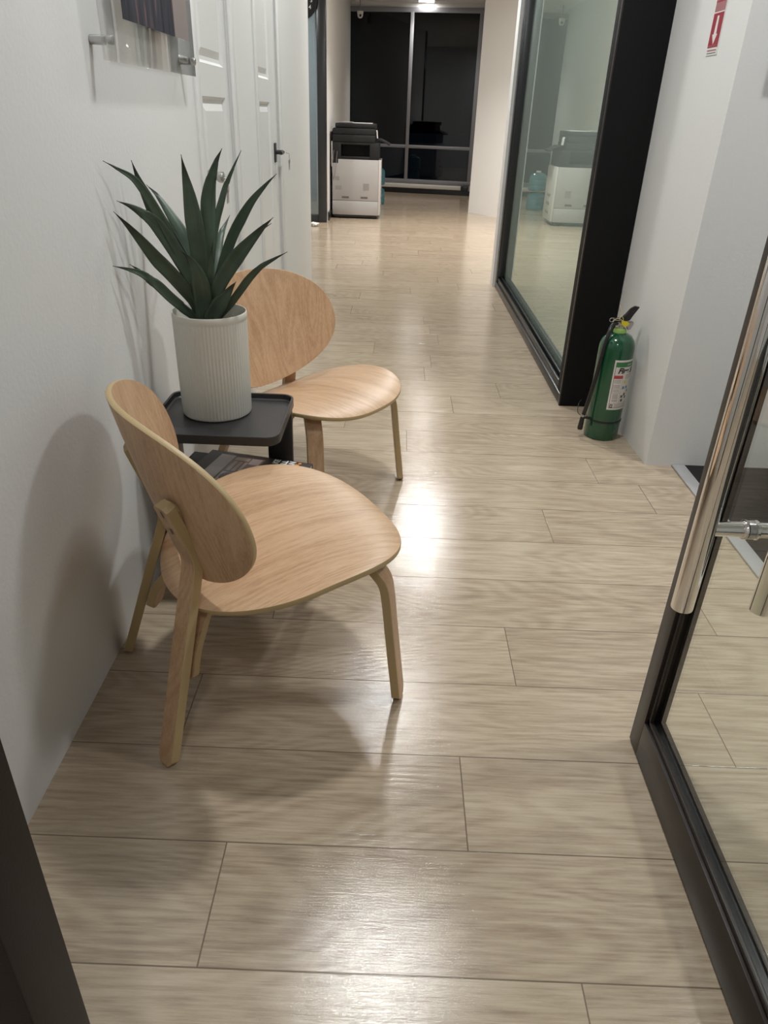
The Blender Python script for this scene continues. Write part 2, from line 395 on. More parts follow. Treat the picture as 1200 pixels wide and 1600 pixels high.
# ------------------------------------------------------------------ the setting
def make_floor():
    X0, X1, Y0, Y1, W, LEN = -3.0, 3.2, -1.5, 14.3, .23, 1.22
    known = {-1: .346, 0: -.278, 1: .181, 2: -.4355, 3: .337, 4: -.30, 5: -.02, 7: -.25, 10: -.2, 11: .3, 6: .558, 8: .817, 9: .077, 12: .55}
    bm = bmesh.new(); uvl = bm.loops.layers.uv.new('UVMap')
    ca = bm.loops.layers.float_color.new('rnd'); fl = bm.faces.layers.float.new('plen')
    k0 = math.floor((Y0-.652)/W)
    rng = random.Random(11)
    for k in range(k0, int((Y1-.652)/W)+1):
        y0 = .652+W*k; y1 = y0+W
        off = known.get(k, rng.uniform(0, LEN))
        x = off-LEN*math.ceil((off-X0)/LEN)
        while x < X1:
            a, b = max(x, X0), min(x+LEN, X1)
            if b-a > .002:
                vs = [bm.verts.new(p) for p in ((a, y0, 0), (b, y0, 0), (b, y1, 0), (a, y1, 0))]
                f = bm.faces.new(vs); f[fl] = LEN
                c = (rng.random(), rng.random(), rng.random(), 1)
                for l, uv in zip(f.loops, ((a-x, 0), (b-x, 0), (b-x, W), (a-x, W))):
                    l[uvl].uv = uv; l[ca] = c
            x += LEN
    me = bpy.data.meshes.new('floor'); bm.to_mesh(me); bm.free(); me.materials.append(M['floor'])
    o = link('floor', me); o['kind'] = 'structure'
make_floor()
def struct(name, o=None): o['kind'] = 'structure'; return o
struct('ceiling', box('ceiling', -3.1, 3.3, -1.6, 14.5, CEIL, CEIL+.1, 'ceiling'))
WX = -.666
# left wall with two door openings; doors stand slightly back in them
def wall_left():
    bm = bmesh.new()
    D1 = (2.70, 3.245); D2 = (3.80, 4.455); TOP = 2.08
    for a, b, z0, z1 in ((-1.5, D1[0], 0, CEIL), (D1[0], D1[1], TOP, CEIL), (D1[1], D2[0], 0, CEIL), (D2[0], D2[1], TOP, CEIL), (D2[1], 5.93, 0, CEIL)):
        bx(bm, WX-.14, WX, a, b, z0, z1)
    return build('wall_left', bm, 'wall')
struct('w', wall_left())
def door(name, y0, y1, yp0, yp1, top=2.078):
    """white moulded door slab facing +X with a recessed, raised panel above and one below"""
    root = empty(name, (WX-.012, (y0+y1)/2, 0)); struct('d', root); ym = (y0+y1)/2
    bm = bmesh.new(); x = 0.0
    a, b = y0+.003-ym, y1-.003-ym; p0, p1 = yp0-ym, yp1-ym
    zs = [.012, .16, 1.254, 1.352, 1.96, top]
    def quad(*p): bm.faces.new([bm.verts.new(q) for q in p])
    def rect(ya, yb, za, zb): quad((x, ya, za), (x, yb, za), (x, yb, zb), (x, ya, zb))
    rect(a, p0, zs[0], zs[-1]); rect(p1, b, zs[0], zs[-1])
    for za, zb in ((zs[0], zs[1]), (zs[2], zs[3]), (zs[4], zs[5])): rect(p0, p1, za, zb)
    for za, zb in ((zs[1], zs[2]), (zs[3], zs[4])):
        loops = [(0, 0), (.010, -.010), (.022, -.011), (.045, -.003), (None, None)]
        prev = [(x, p0, za), (x, p1, za), (x, p1, zb), (x, p0, zb)]
        for ins, dx in loops[1:-1]:
            cur = [(x+dx, p0+ins, za+ins), (x+dx, p1-ins, za+ins), (x+dx, p1-ins, zb-ins), (x+dx, p0+ins, zb-ins)]
            for i in range(4): quad(prev[i], prev[(i+1) % 4], cur[(i+1) % 4], cur[i])
            prev = cur
        quad(*prev)
    bmesh.ops.remove_doubles(bm, verts=bm.verts, dist=1e-5)
    # the slab's back and edges
    bx(bm, -.042, -.013, a, b, zs[0], zs[-1])
    build('door_leaf', bm, 'door_paint', root)
    return root, ym
d1, ym1 = door('door_1', 2.70, 3.245, 2.80, 3.165)
d2, ym2 = door('door_2', 3.80, 4.455, 3.85, 4.225)
def casing(name, y0, y1, top=2.08, w=.055):
    bm = bmesh.new()
    for a, b, z0, z1 in ((y0-w, y0+.004, 0, top+w), (y1-.004, y1+w, 0, top+w), (y0, y1, top-.004, top+w)):
        bx(bm, WX-.004, WX+.009, a, b, z0, z1, .004)
    return struct('t', build(name, bm, 'door_paint', None, 35))
casing('trim_1', 2.70, 3.245); casing('trim_2', 3.80, 4.455, w=.05)
def keys(parent, c):
    bm = bmesh.new(); tube(bm, [(c[0]-.018, c[1], c[2]), (c[0], c[1], c[2]-.004)], .003, 8)
    ring = [(c[0], c[1]+.011*math.cos(t*PI/8), c[2]-.016+.011*math.sin(t*PI/8)) for t in range(16)]
    tube(bm, ring, .0012, 6, closed=True)
    for dz, ty in ((-.036, .003), (-.040, -.007)):
        cyl(bm, (c[0]-.001+ty*.3, c[1]+ty, c[2]+dz), .013, .0030, 16, 'X')
        bx(bm, c[0]-.001+ty*.3, c[0]+.001+ty*.3, c[1]+ty-.005, c[1]+ty+.005, c[2]+dz-.046, c[2]+dz-.008)
    return build('keys', bm, 'steel', parent, 40)
# door 1: round metal knob with keys; door 2: black rose, lever and key
bm = bmesh.new(); y = 2.80-ym1; z = 1.005
lathe(bm, [(0, 0), (.022, 0), (.023, .006), (.011, .010), (.010, .026), (.017, .034), (.020, .044), (.018, .052), (.010, .056), (0, .056)], (0.001, y, z), 32, 0, 'X')
k = build('door_handle', bm, 'steel', d1, 40); keys(d1, (.064, y+.006, z-.002))
bm = bmesh.new(); y = 4.335-ym2; z = 1.02
bx(bm, .0, .008, y-.026, y+.026, z-.050, z+.045, .003)
cyl(bm, (.006, y, z), .011, .040, 20, 'X')
tube(bm, [(.044, y+.012, z), (.046, y-.03, z), (.046, y-.085, z)], .009, 12)
build('door_handle', bm, 'frame', d2, 40); keys(d2, (.074, y+.03, z-.002))

struct('w', box('wall_left_return', -3.0, WX-.14, 5.83, 5.93, 0, CEIL, 'wall')).name = 'wall_recess'
struct('w', box('wall_left_far', -1.02, -.89, 9.80, 14.25, 0, CEIL, 'wall'))
struct('w', box('wall_left_outer', -3.1, -3.0, -1.5, 14.3, 0, CEIL, 'wall'))
struct('w', box('wall_rear', -3.0, 3.2, -1.6, -1.5, 0, CEIL, 'wall'))
struct('w', box('wall_right_outer', 3.2, 3.3, -1.5, 14.3, 0, CEIL, 'wall'))
bm = bmesh.new(); prism(bm, [(1.028, 3.335), (1.053, 2.68), (3.2, 2.68), (3.2, 3.335)], 0, CEIL); struct('w', build('wall_right', bm, 'wall'))
struct('w', box('wall_right_middle', .86, 3.2, 6.12, 6.26, 0, CEIL, 'wall'))
bm = bmesh.new(); prism(bm, [(1.03, 11.32), (1.48, 10.77), (2.2, 11.35), (2.2, 13.75), (1.262, 13.85)], 0, CEIL); struct('w', build('wall_right_far', bm, 'wall'))
box('trim_3', .806, .862, 6.118, 6.262, 0, CEIL, 'wall')['kind'] = 'structure'
struct('w', box('wall_back_room', -3.0, -1.02, 12.2, 12.3, 0, CEIL, 'wall_grey'))
# baseboards of the far end
box('baseboard_left_far', -.892, -.872, 9.86, 14.16, 0, .10, 'frame')['kind'] = 'structure'

# far window wall, slightly skewed
def far_wall():
    A = Vector((-.892, 14.185, 0)); B = Vector((1.262, 13.847, 0)); d = (B-A); L = d.length; d.normalize(); n = Vector((-d.y, d.x, 0))
    ang = math.atan2(d.y, d.x)
    def wbox(name, s0, s1, t0, t1, z0, z1, mat, parent, bev=0):
        return box(name, s0, s1, t0, t1, z0, z1, mat, parent, bev)
    w = empty('wall_end', A, ang); struct('w', w)
    bm = bmesh.new()
    bx(bm, 0, L+2.2, 0, .14, 2.735, CEIL); bx(bm, 0, L+.4, 0.0, .14, 0, .165); bx(bm, L, L+2.2, 0, .14, .16, 2.74)
    build('wall_face', bm, 'wall', w)
    bd = empty('baseboard_end', A, ang); struct('b', bd); wbox('board', 0, L, -.02, -.001, 0, .075, 'frame', bd)
    win = empty('window_1', A, ang); struct('w', win)
    wf = bmesh.new()
    bx(wf, 0, L, -.03, .05, 2.665, 2.735, .004); bx(wf, 0, L, -.03, .05, .165, .225, .004)
    m0 = 1.028
    bx(wf, m0-.028, m0+.028, -.035, .05, .22, 2.67, .004)
    bx(wf, L-.065, L-.002, -.03, .05, .22, 2.67, .004)
    bx(wf, 0, L-.06, -.032, .05, .715, .765, .004)
    build('window_frame', wf, 'alu', win, 35)
    for s0, s1, z0, z1 in ((0, m0-.028, .225, .715), (m0+.028, L-.065, .225, .715), (0, m0-.028, .765, 2.665), (m0+.028, L-.065, .765, 2.665)):
        wbox('pane', s0, s1, .0, .006, z0, z1, 'night_pane', win)
    bl = bmesh.new()
    bx(bl, 0, m0-.03, .06, .064, .78, 2.66); bx(bl, m0+.03, L-.066, .06, .064, .95, 2.66)
    build('roller_blind', bl, plain('dark_blind', (0.011, 0.016, 0.021, 1), .6, var=.1), win)
    pp = bmesh.new()
    bx(pp, 0.02, L-.16, -.075, -.002, .085, .150, .012)
    pipe = build('conduit', pp, 'white', None, 40); pipe.location = A; pipe.rotation_euler = (0, 0, ang)
    tag(pipe, 'cream boxed conduit running along the foot of the dark window wall', 'conduit')
    e = bmesh.new(); bx(e, L-.158, L-.03, -.085, -.002, .080, .155, .006)
    ee = build('outlet_box', e, 'frame', None, 40); ee.location = A; ee.rotation_euler = (0, 0, ang)
    tag(ee, 'small dark box at the right end of the cream conduit under the window', 'outlet box')
far_wall()

# entrance carpet and its metal edge strip
tag(box('entrance_carpet', 1.212, 3.2, -1.5, 2.68, 0.0005, .006, 'carpet'), 'dark grey entrance carpet seen through the open glass door', 'carpet')
bm = bmesh.new(); bx(bm, 1.158, 1.212, -1.5, 2.679, 0.0005, .008, .003); struct('t', build('trim_4', bm, 'trim', None, 35))
# thin white sealant strip at the foot of the right wall
# ------------------------------------------------------------------ ceiling lights
dup_mesh = {}
for i, (x, y, p, s, c, lab, grp) in enumerate(LAMPS):
    r = empty('ceiling_light', (x, y, CEIL)); tag(r, lab, 'ceiling light', 'recessed ceiling lights')
    bm = bmesh.new(); h = s/2; o = h+.018
    for a in ((-o, o, -o, -h), (-o, o, h, o), (-o, -h, -h, h), (h, o, -h, h)): bx(bm, a[0], a[1], a[2], a[3], -.008, -.0005)
    build('light_frame', bm, 'white', r)
    bm = bmesh.new(); bm.faces.new([bm.verts.new(q) for q in ((-h, -h, -.003), (-h, h, -.003), (h, h, -.003), (h, -h, -.003))])
    me = bpy.data.meshes.new('diffuser'); bm.to_mesh(me); bm.free()
    spot = c is WARM        # the far fittings throw a downward cone
    me.materials.append(mat_emit('lamp_%d' % i, c, p/(PI*s*s)*(.20 if spot else 1.0))); link('diffuser', me, r)
    if spot:
        ld = bpy.data.lights.new('spot_lamp', 'SPOT'); ld.energy = p*4*.85; ld.color = c; ld.spot_size = math.radians(118); ld.spot_blend = .8; ld.shadow_soft_size = .09
        lo = bpy.data.objects.new('spot_lamp', ld); COL.objects.link(lo); lo.parent = r; lo.location = (0, 0, -.03)

# ------------------------------------------------------------------ glass partition on the right of the corridor
def partition():
    root = empty('glass_partition', (.826, 4.72, 0))
    tag(root, 'tall black framed glass partition with green reflective glass along the right side of the corridor', 'glass partition')
    y0, y1 = 3.345-4.72, 6.11-4.72
    bm = bmesh.new()
    bx(bm, 0, .095, y0, y1, 0, .052, .004); bx(bm, .010, .020, y0, y1, .05, .088, .002); bx(bm, .034, .042, y0, y1, .05, .100, .002)
    bx(bm, .020, .034, y0, y1, .05, .064)
    build('bottom_rail', bm, 'frame', root, 35)
    bm = bmesh.new(); bx(bm, 0, .095, y1-.075, y1, .05, 2.62, .004); bx(bm, .012, .09, y1-.10, y1-.075, .10, 2.6, .002); build('end_post', bm, 'frame', root, 35)
    bm = bmesh.new(); bx(bm, -.002, .10, y0-.008, y0+.012, 0, 2.62, .002)
    build('edge_trim', bm, 'door_metal', root, 35)
    box('top_rail', 0, .095, y0, y1, 2.56, CEIL, 'frame', root, .003)
    box('pane', .060, .070, y0+.01, y1-.05, .06, 2.58, 'mirror_pane', root)
    # broad black facing panel at the near end
    box('end_panel', .003, .201, y0-.009, y0+.09, 0.001, CEIL, 'black', root, .0015)
partition()

# glazed wall at the far left with its dark frame
def far_glazing():
    root = empty('glazed_wall', (-.94, 9.70, 0))
    tag(root, 'dark framed glazed wall left of the copier with bluish glass', 'glazed wall')
    box('post', -.048, .052, -.06, .06, 0, CEIL, 'frame', root, .004)
    box('bottom_rail', -2.05, -.048, -.05, .05, 0.001, .085, 'frame', root, .004)
    box('pane', -2.05, -.046, -.006, .006, .085, CEIL-.05, 'tint_pane', root)
far_glazing()
def clock():
    root = empty('wall_clock', (-1.165, 9.648, 2.29))
    tag(root, 'round black wall clock with white numerals on the glazed wall by the ceiling', 'clock')
    bm = bmesh.new(); lathe(bm, [(0, 0), (.19, 0), (.19, .03), (.165, .035), (.16, .022), (0, .022)], (0, 0, 0), 48, 0, 'Y')
    for v in bm.verts: v.co.y = -v.co.y
    build('clock_body', bm, 'copier_dark', root, 35)
    for h in range(12):
        b = text_bm(str(h or 12), .052, bold=.001)
        a = PI/2-h*PI/6; cx, cz = .125*math.cos(a), .125*math.sin(a)
        xs = [v.co.x for v in b.verts]; ys = [v.co.y for v in b.verts]; mx, my = (min(xs)+max(xs))/2, (min(ys)+max(ys))/2
        for v in b.verts: v.co = Vector((v.co.x-mx+cx, -.0235, v.co.y-my+cz))
        build('numeral', b, 'white', root)
    bm = bmesh.new(); bx(bm, -.003, .003, -.030, -.027, -.02, .11); bx(bm, -.07, .015, -.027, -.025, -.004, .004); build('clock_hands', bm, 'white', root)
clock()
# ------------------------------------------------------------------ door jamb at the near left, open glass door at the right
bm = bmesh.new(); bx(bm, -.405, -.295, .33, .40, 0, 2.3, .002)
j = build('trim_5', bm, 'jamb', None, 35); struct('t', j)

def glass_door():
    root = empty('door_3', (.57, .77, 0)); struct('d', root)
    y0, y1 = .35-.77, 1.183-.77; T = 2.25; d = .045
    def rail(name, a, b, z0, z1, horiz):
        bm = bmesh.new()
        bx(bm, 0, d, a, b, z0, z1, .0012)
        return bm
    bm = bmesh.new(); bx(bm, 0, d, y1-.049, y1, .006, T, .0012)
    bx(bm, .006, .014, y1-.060, y1-.048, .10, T-.05, .001); bx(bm, .030, .040, y1-.060, y1-.048, .10, T-.05, .001)
    build('stile', bm, 'door_metal', root, 35)
    bm = bmesh.new(); bx(bm, 0, d, y0, y0+.05, .006, T, .0012); build('stile', bm, 'door_metal', root, 35)
    bm = bmesh.new(); bx(bm, 0, d, y0+.05, y1-.049, .006, .100, .0012)
    bx(bm, .006, .014, y0+.05, y1-.049, .099, .113, .001); bx(bm, .030, .040, y0+.05, y1-.049, .099, .113, .001)
    build('bottom_rail', bm, 'door_metal', root, 35)
    bm = bmesh.new(); bx(bm, 0, d, y0+.05, y1-.049, T-.08, T, .0012); build('top_rail', bm, 'door_metal', root, 35)
    box('gasket', .0145, .0295, y0+.05, y1-.049, .099, .108, 'gasket', root)
    box('pane', .018, .026, y0+.045, y1-.045, .104, T-.07, 'pane', root)
    # tubular pull handle, one bar on each side of the glass, clamped through it
    hy = 1.018-.77; zb, zt = .488, 1.72; r = .0185
    for x in (.519-.57, .655-.57):
        bm = bmesh.new(); cyl(bm, (x, hy, zb), r, zt-zb, 48, 'Z', .0015); h = build('door_handle', bm, 'chrome', root, 40)
    for z in (.648, 1.56):
        bm = bmesh.new(); cyl(bm, (.515-.57, hy, z), .0125, .068, 32, 'X'); cyl(bm, (.026, hy, z), .0125, .060, 32, 'X')
        lathe(bm, [(0, 0), (.014, 0), (.0165, .003), (.0165, .006), (.013, .0085), (0, .0085)], (-.0035+.012, hy, z), 32, 0, 'X')
        lathe(bm, [(0, 0), (.013, 0), (.0165, .0025), (.0165, .006), (.014, .0085), (0, .0085)], (.027, hy, z), 32, 0, 'X')
        build('handle_standoff', bm, 'chrome', root, 40)
        bm = bmesh.new(); cyl(bm, (.0165, hy, z), .0155, .011, 32, 'X'); build('washer', bm, 'steel', root, 40)
glass_door()

# ------------------------------------------------------------------ oak chairs
Z0, TILT, CURV = .392, .193, -.62
def seat_z(x): return Z0+TILT*x+CURV*x*x if x < 0 or True else 0
def sup(t, af, ab, b, pf, pb):
    c, s = math.cos(t), math.sin(t); p = pf if c > 0 else pb
    return ((af if c > 0 else ab)*math.copysign(abs(c)**(2/p), c), b*math.copysign(abs(s)**(2/p), s))
def shell(name, outline_fn, surf_fn, thick, parent, mat_face, nseg=120, nr=14):
    """a bent plywood shell: outline_fn(t)->(u,v); surf_fn(u,v)->(point, normal)"""
    bm = bmesh.new(); rs = [i/nr for i in range(1, nr)]+[.985, 1.0]
    out = [outline_fn(2*PI*i/nseg) for i in range(nseg)]
    def ring(r, off): return [bm.verts.new(surf_fn(u*r, v*r)[0]+surf_fn(u*r, v*r)[1]*off) for u, v in out]
    top = [bm.verts.new(surf_fn(0, 0)[0]+surf_fn(0, 0)[1]*thick/2)]; bot = [bm.verts.new(surf_fn(0, 0)[0]-surf_fn(0, 0)[1]*thick/2)]
    h = thick/2
    T = [ring(r, h) for r in rs[:-1]]; Bm = [ring(r, -h) for r in rs[:-1]]
    e1 = ring(.996, h*.96); e2 = ring(1.0, h*.6); e3 = ring(1.0, -h*.6); e4 = ring(.996, -h*.96)
    def strip(A, B, mi, fl=False):
        for i in range(nseg):
            j = (i+1) % nseg; f = bm.faces.new((A[i], A[j], B[j], B[i])); f.material_index = mi; f.smooth = True
    for i in range(nseg):
        j = (i+1) % nseg
        bm.faces.new((top[0], T[0][i], T[0][j])); bm.faces.new((bot[0], Bm[0][j], Bm[0][i]))
    for a, b in zip(T, T[1:]): strip(a, b, 0)
    for a, b in zip(Bm, Bm[1:]): strip(a, b, 0)
    strip(T[-1], e1, 0); strip(e1, e2, 1); strip(e2, e3, 1); strip(e3, e4, 1); strip(e4, Bm[-1], 0)
    return build(name, bm, [mat_face, 'ply'], parent, 50)
def band(bm, path, wdir, width, thick, round_ends=(0, 0), mats=(0, 1), rot=None):
    """bent laminated strip swept along path; wide faces mats[0], cut edges mats[1]"""
    P = [Vector(p) for p in path]; w = Vector(wdir).normalized(); rings = []
    L = [0]
    for a, b in zip(P, P[1:]): L.append(L[-1]+(b-a).length)
    for i, p in enumerate(P):
        t = (P[min(i+1, len(P)-1)]-P[max(i-1, 0)]).normalized(); n = t.cross(w).normalized()
        hw = width/2
        for e, d in ((round_ends[0], L[i]), (round_ends[1], L[-1]-L[i])):
            if e and d < e: hw = min(hw, width/2-e+math.sqrt(max(0, e*e-(e-d)**2)))
        ht = thick/2; c = .0014
        prof = [(-hw+c, -ht), (hw-c, -ht), (hw, -ht+c), (hw, ht-c), (hw-c, ht), (-hw+c, ht), (-hw, ht-c), (-hw, -ht+c)]
        rings.append([bm.verts.new(p+w*a+n*b) for a, b in prof])
    for A, B in zip(rings, rings[1:]):
        for k in range(8):
            f = bm.faces.new((A[k], A[(k+1) % 8], B[(k+1) % 8], B[k])); f.material_index = mats[0] if k in (0, 4) else mats[1]
    for f in (bm.faces.new(rings[0][::-1]), bm.faces.new(rings[-1])): f.material_index = mats[1]
def dense(path, step=.006):
    out = []
    for a, b in zip(path, path[1:]):
        a, b = Vector(a), Vector(b); n = max(1, int((b-a).length/step))
        out += [a+(b-a)*i/n for i in range(n)]
    return out+[Vector(path[-1])]
def make_chair():
    root = empty('lounge_chair', (0, 0, 0))
    def s_surf(x, y):
        r2 = (x/.26)**2+(y/.287)**2
        z = Z0+TILT*x+CURV*x*x-.014*(1-min(1, r2))
        if x > 0: z -= .35*x*x+.0
        dzx = TILT+2*CURV*x
        return Vector((x, y, z)), Vector((-dzx, 0, 1)).normalized()
    shell('seat', lambda t: sup(t, .277, .245, .287, 2.565, 1.981), s_surf, .013, root, 'oakX')
    xb, zb, r, w, hu, hd, k, pu, pd, k4, kt, bow = -.248, .532, .263, .294, .212, .180, 1.472, 2.203, 2.181, -1.557, .057, .139
    def b_out(t):
        c, s = math.cos(t), math.sin(t); p = pu if s > 0 else pd
        return (w*math.copysign(abs(c)**(2/p), c), (hu if s > 0 else hd)*math.copysign(abs(s)**(2/p), s))
    def b_surf(y, u):
        o = (k+kt*u)*y*y+k4*y**4+bow*u*u
        P = Vector((xb-u*math.sin(r)+o*math.cos(r), y, zb+u*math.cos(r)+o*math.sin(r)))
        dy = 2*(k+kt*u)*y+4*k4*y**3; du = 2*bow*u+kt*y*y
        ty = Vector((dy*math.cos(r), 1, dy*math.sin(r))); tu = Vector((-math.sin(r)+du*math.cos(r), 0, math.cos(r)+du*math.sin(r)))
        return P, ty.cross(tu).normalized()
    shell('backrest', b_out, b_surf, .012, root, 'oakZ')
    ph = math.radians(37.5)
    for sg in (-1, 1):
        # rear upright: foot -> knee -> top, bent in a plane turned outward
        d = Vector((-math.cos(ph), sg*math.sin(ph), 0)); K = Vector((-.203, sg*.113, 0)); wd = Vector((math.sin(ph), sg*math.cos(ph), 0))
        pts = [(.152, .0), (.116, .10), (.079, .205), (.040, .315), (.015, .385), (.006, .425), (.018, .470), (.044, .53), (.066, .583)]
        path = smooth_path([K+d*s+Vector((0, 0, z)) for s, z in pts], 8)
        ws = math.radians(21); wl = Vector((math.sin(ws), sg*math.cos(ws), 0))
        bm = bmesh.new(); band(bm, path, wl, .045, .022, (.008, .012))
        # two small slots where the backrest is bolted on
        for (s, z) in ((.0585, .563), (.040, .518)):
            c = K+d*(s+.0122)+Vector((0, 0, z)); u = Vector((0, 0, 1))*.93+d*.36
            q = [c+wl*a*.0030+u*b*.0085+d*.0010 for a, b in ((-1, -1), (1, -1), (1, 1), (-1, 1))]
            f = bm.faces.new([bm.verts.new(v) for v in q]); f.material_index = 2
        for v in bm.verts:
            if v.co.z < .004: v.co.z = .004
        leg = build('leg', bm, ['oakZ', 'ply', 'slot'], root, 30)
        bm = bmesh.new(); cyl(bm, (K.x+d.x*.150, K.y+d.y*.150, 0), .008, .008, 16, 'Z'); build('glide', bm, 'rubber', leg, 40)
        # spacer between upright and backrest
        pth = [K+d*(s-.016)+Vector((0, 0, z)) for s, z in ((.034, .492), (.046, .53), (.064, .575))]
        bm = bmesh.new(); band(bm, smooth_path(pth, 5), wd, .040, .012, (.008, .008)); build('spacer', bm, ['oakZ', 'ply'], root, 30)
        # front leg: up, over diagonally beneath the seat, down against the opposite upright
        A = Vector((.212, sg*.250, 0)); Bq = Vector((-.262, -sg*.152, 0)); dd = (Bq-A); Ld = dd.length; dd.normalize()
        wd2 = Vector((-dd.y, dd.x, 0))
        def under(t):
            p = A+dd*t; x = p.x; return s_surf(x, p.y)[0].z-.0175
        pts = [(0, .004), (.012, .10), (.024, .20), (.034, .285), (.042, .325), (.058, .350), (.085, under(.085)-.002)]
        pts += [(t, under(t)) for t in (.13, .2, .3, .38)]
        ze = under(.42)
        pts += [(.425, ze-.002), (.478, ze-.012), (.530, ze-.038), (.566, ze-.080), (Ld-.030, ze-.118), (Ld-.012, .165)]
        path = smooth_path([A+dd*t+Vector((0, 0, z)) for t, z in pts], 8)
        bm = bmesh.new(); band(bm, path, wd2, .052, .020, (.012, .010))
        for v in bm.verts:
            if v.co.z < .004: v.co.z = .004
        leg = build('leg', bm, ['oakZ', 'ply'], root, 30)
        bm = bmesh.new(); cyl(bm, (A.x, A.y, 0), .008, .007, 16, 'Z'); build('glide', bm, 'rubber', leg, 40)
    return root
def copy_tree(o, parent=None):
    c = o.copy(); COL.objects.link(c); c.parent = parent
    for ch in list(o.children): copy_tree(ch, c)
    return c
ch1 = make_chair(); ch1.location = (-.262, 1.404, 0); ch1.rotation_euler = (0, 0, .517)
ch2 = copy_tree(ch1); ch2.location = (-.265, 2.371, 0); ch2.rotation_euler = (0, 0, -.571)
tag(ch1, 'nearer light oak low chair, seen from behind its backrest, in front of the side table', 'chair', 'light oak lounge chairs')
tag(ch2, 'farther light oak low chair, facing the camera behind the potted plant', 'chair', 'light oak lounge chairs')

# ------------------------------------------------------------------ black side table
def rrect(x0, x1, y0, y1, r, n=8):
    out = []
    for cx, cy, a in ((x1-r, y1-r, 0), (x0+r, y1-r, 90), (x0+r, y0+r, 180), (x1-r, y0+r, 270)):
        for i in range(n+1):
            t = math.radians(a+90*i/n); out.append((cx+r*math.cos(t), cy+r*math.sin(t)))
    return out
def side_table():
    cx, cy = -.467, 1.872
    root = empty('side_table', (cx, cy, 0)); tag(root, 'small charcoal side table with a raised tray rim, between the two oak chairs', 'side table')
    X0, X1, Y0, Y1 = -.178, .182, -.168, .165
    bm = bmesh.new(); n = 8
    loops = [(0, .456, .038), (0, .4785, .038), (.001, .480, .037), (.0058, .480, .033), (.0070, .4788, .032), (.0085, .466, .031), (.0125, .4625, .028)]
    rings = []
    for ins, z, rr in [(.004, .453, .036)]+loops:
        rings.append([bm.verts.new((x, y, z)) for x, y in rrect(X0+ins, X1-ins, Y0+ins, Y1-ins, rr, n)])
    m = len(rings[0])
    for a, b in zip(rings, rings[1:]):
        for i in range(m): bm.faces.new((a[i], a[(i+1) % m], b[(i+1) % m], b[i]))
    bm.faces.new(rings[0][::-1]); bm.faces.new(rings[-1])
    build('tray_top', bm, 'table', root, 28)
    bm = bmesh.new(); bx(bm, X1-.078, X1-.004, .108, .128, 0, .455, .002); build('leg', bm, 'table', root, 35)
    bm = bmesh.new(); bx(bm, X0+.003, X0+.019, -.06, .128, 0, .455, .002); build('leg', bm, 'table', root, 35)
    bm = bmesh.new(); bx(bm, X0+.019, X1-.02, -.135, .108, .272, .286, .002); bx(bm, X1-.078, X1-.02, .10, .112, .272, .286); build('shelf', bm, 'table', root, 35)
    bm = bmesh.new(); bx(bm, X0+.019, X1-.02, -.160, .108, .105, .120, .002); bx(bm, X1-.078, X1-.02, .10, .112, .105, .12); build('shelf', bm, 'table', root, 35)
side_table()

# magazines on the table's shelf
def magazine(loc, rz, w, h, t, label, cover='cover', rich=False):
    root = empty('magazine', loc, rz); tag(root, label, 'magazine', 'magazines on the side table shelf')
    box('pages', -w/2+.002, w/2-.002, -h/2+.002, h/2-.002, .0008, t-.0008, 'pages', root)
    bm = bmesh.new(); bx(bm, -w/2, w/2, -h/2, h/2, t-.001, t); bx(bm, -w/2, w/2, -h/2, h/2, 0, .001); bx(bm, -w/2, w/2, h/2-.0015, h/2, 0, t)
    if rich:
        z = t+.0003
        def q(x0, x1, y0, y1, mi, dz=0):
            f = bm.faces.new([bm.verts.new(p) for p in ((x0, y0, z+dz), (x1, y0, z+dz), (x1, y1, z+dz), (x0, y1, z+dz))]); f.material_index = mi
        q(-.118, -.072, -h/2+.012, h/2-.018, 1); q(-.070, .020, -h/2+.012, h/2-.020, 2)
        q(-.066, -.022, h/2-.046, h/2-.026, 1, .0002); q(-.018, .014, h/2-.062, h/2-.024, 1, .0002)
        q(-.062, -.050, -.008, h/2-.052, 1, .0002); q(-.046, -.034, -.008, h/2-.052, 1, .0002); q(-.030, -.020, -.002, h/2-.052, 1, .0002)
        q(-.066, -.012, -.075, -.016, 1, .0002)
        n = 20
        vs = [bm.verts.new((-.040+.022*math.cos(2*PI*i/n), -.044+.026*math.sin(2*PI*i/n), z+.0004)) for i in range(n)]
        bm.faces.new(vs).material_index = 2
        q(.118, .127, h/2-.015, h/2-.006, 3, .0004)
        q(.112, .124, h/2-.028, h/2-.018, 3, .0004)
    o = build('cover', bm, [cover, 'cover_grey', 'cover_mid', 'orange'], root)
    if rich:
        for txt, x in (('KE', .056), ('ILL', .080), ('AN', .103)):
            b = text_bm(txt, .024, bold=.0012)
            w0 = max(v.co.x for v in b.verts)
            for v in b.verts: v.co = Vector((x-v.co.y+.006, h/2-.005+v.co.x-w0, t+.0007))
            build('title_lettering', b, 'white', root)
    return root
magazine((-.440, 1.822, .2865), -.25, .29, .215, .013, 'bottom dark magazine of the stack on the side table shelf', 'copier_dark')
magazine((-.472, 1.842, .3000), -.16, .26, .21, .012, 'dark magazine under the top one, sticking out towards the wall', 'copier_dark')
magazine((-.396, 1.812, .3125), -.235, .316, .215, .014, 'top magazine of the stack with a pale room photo and white and orange title', 'cover', True)

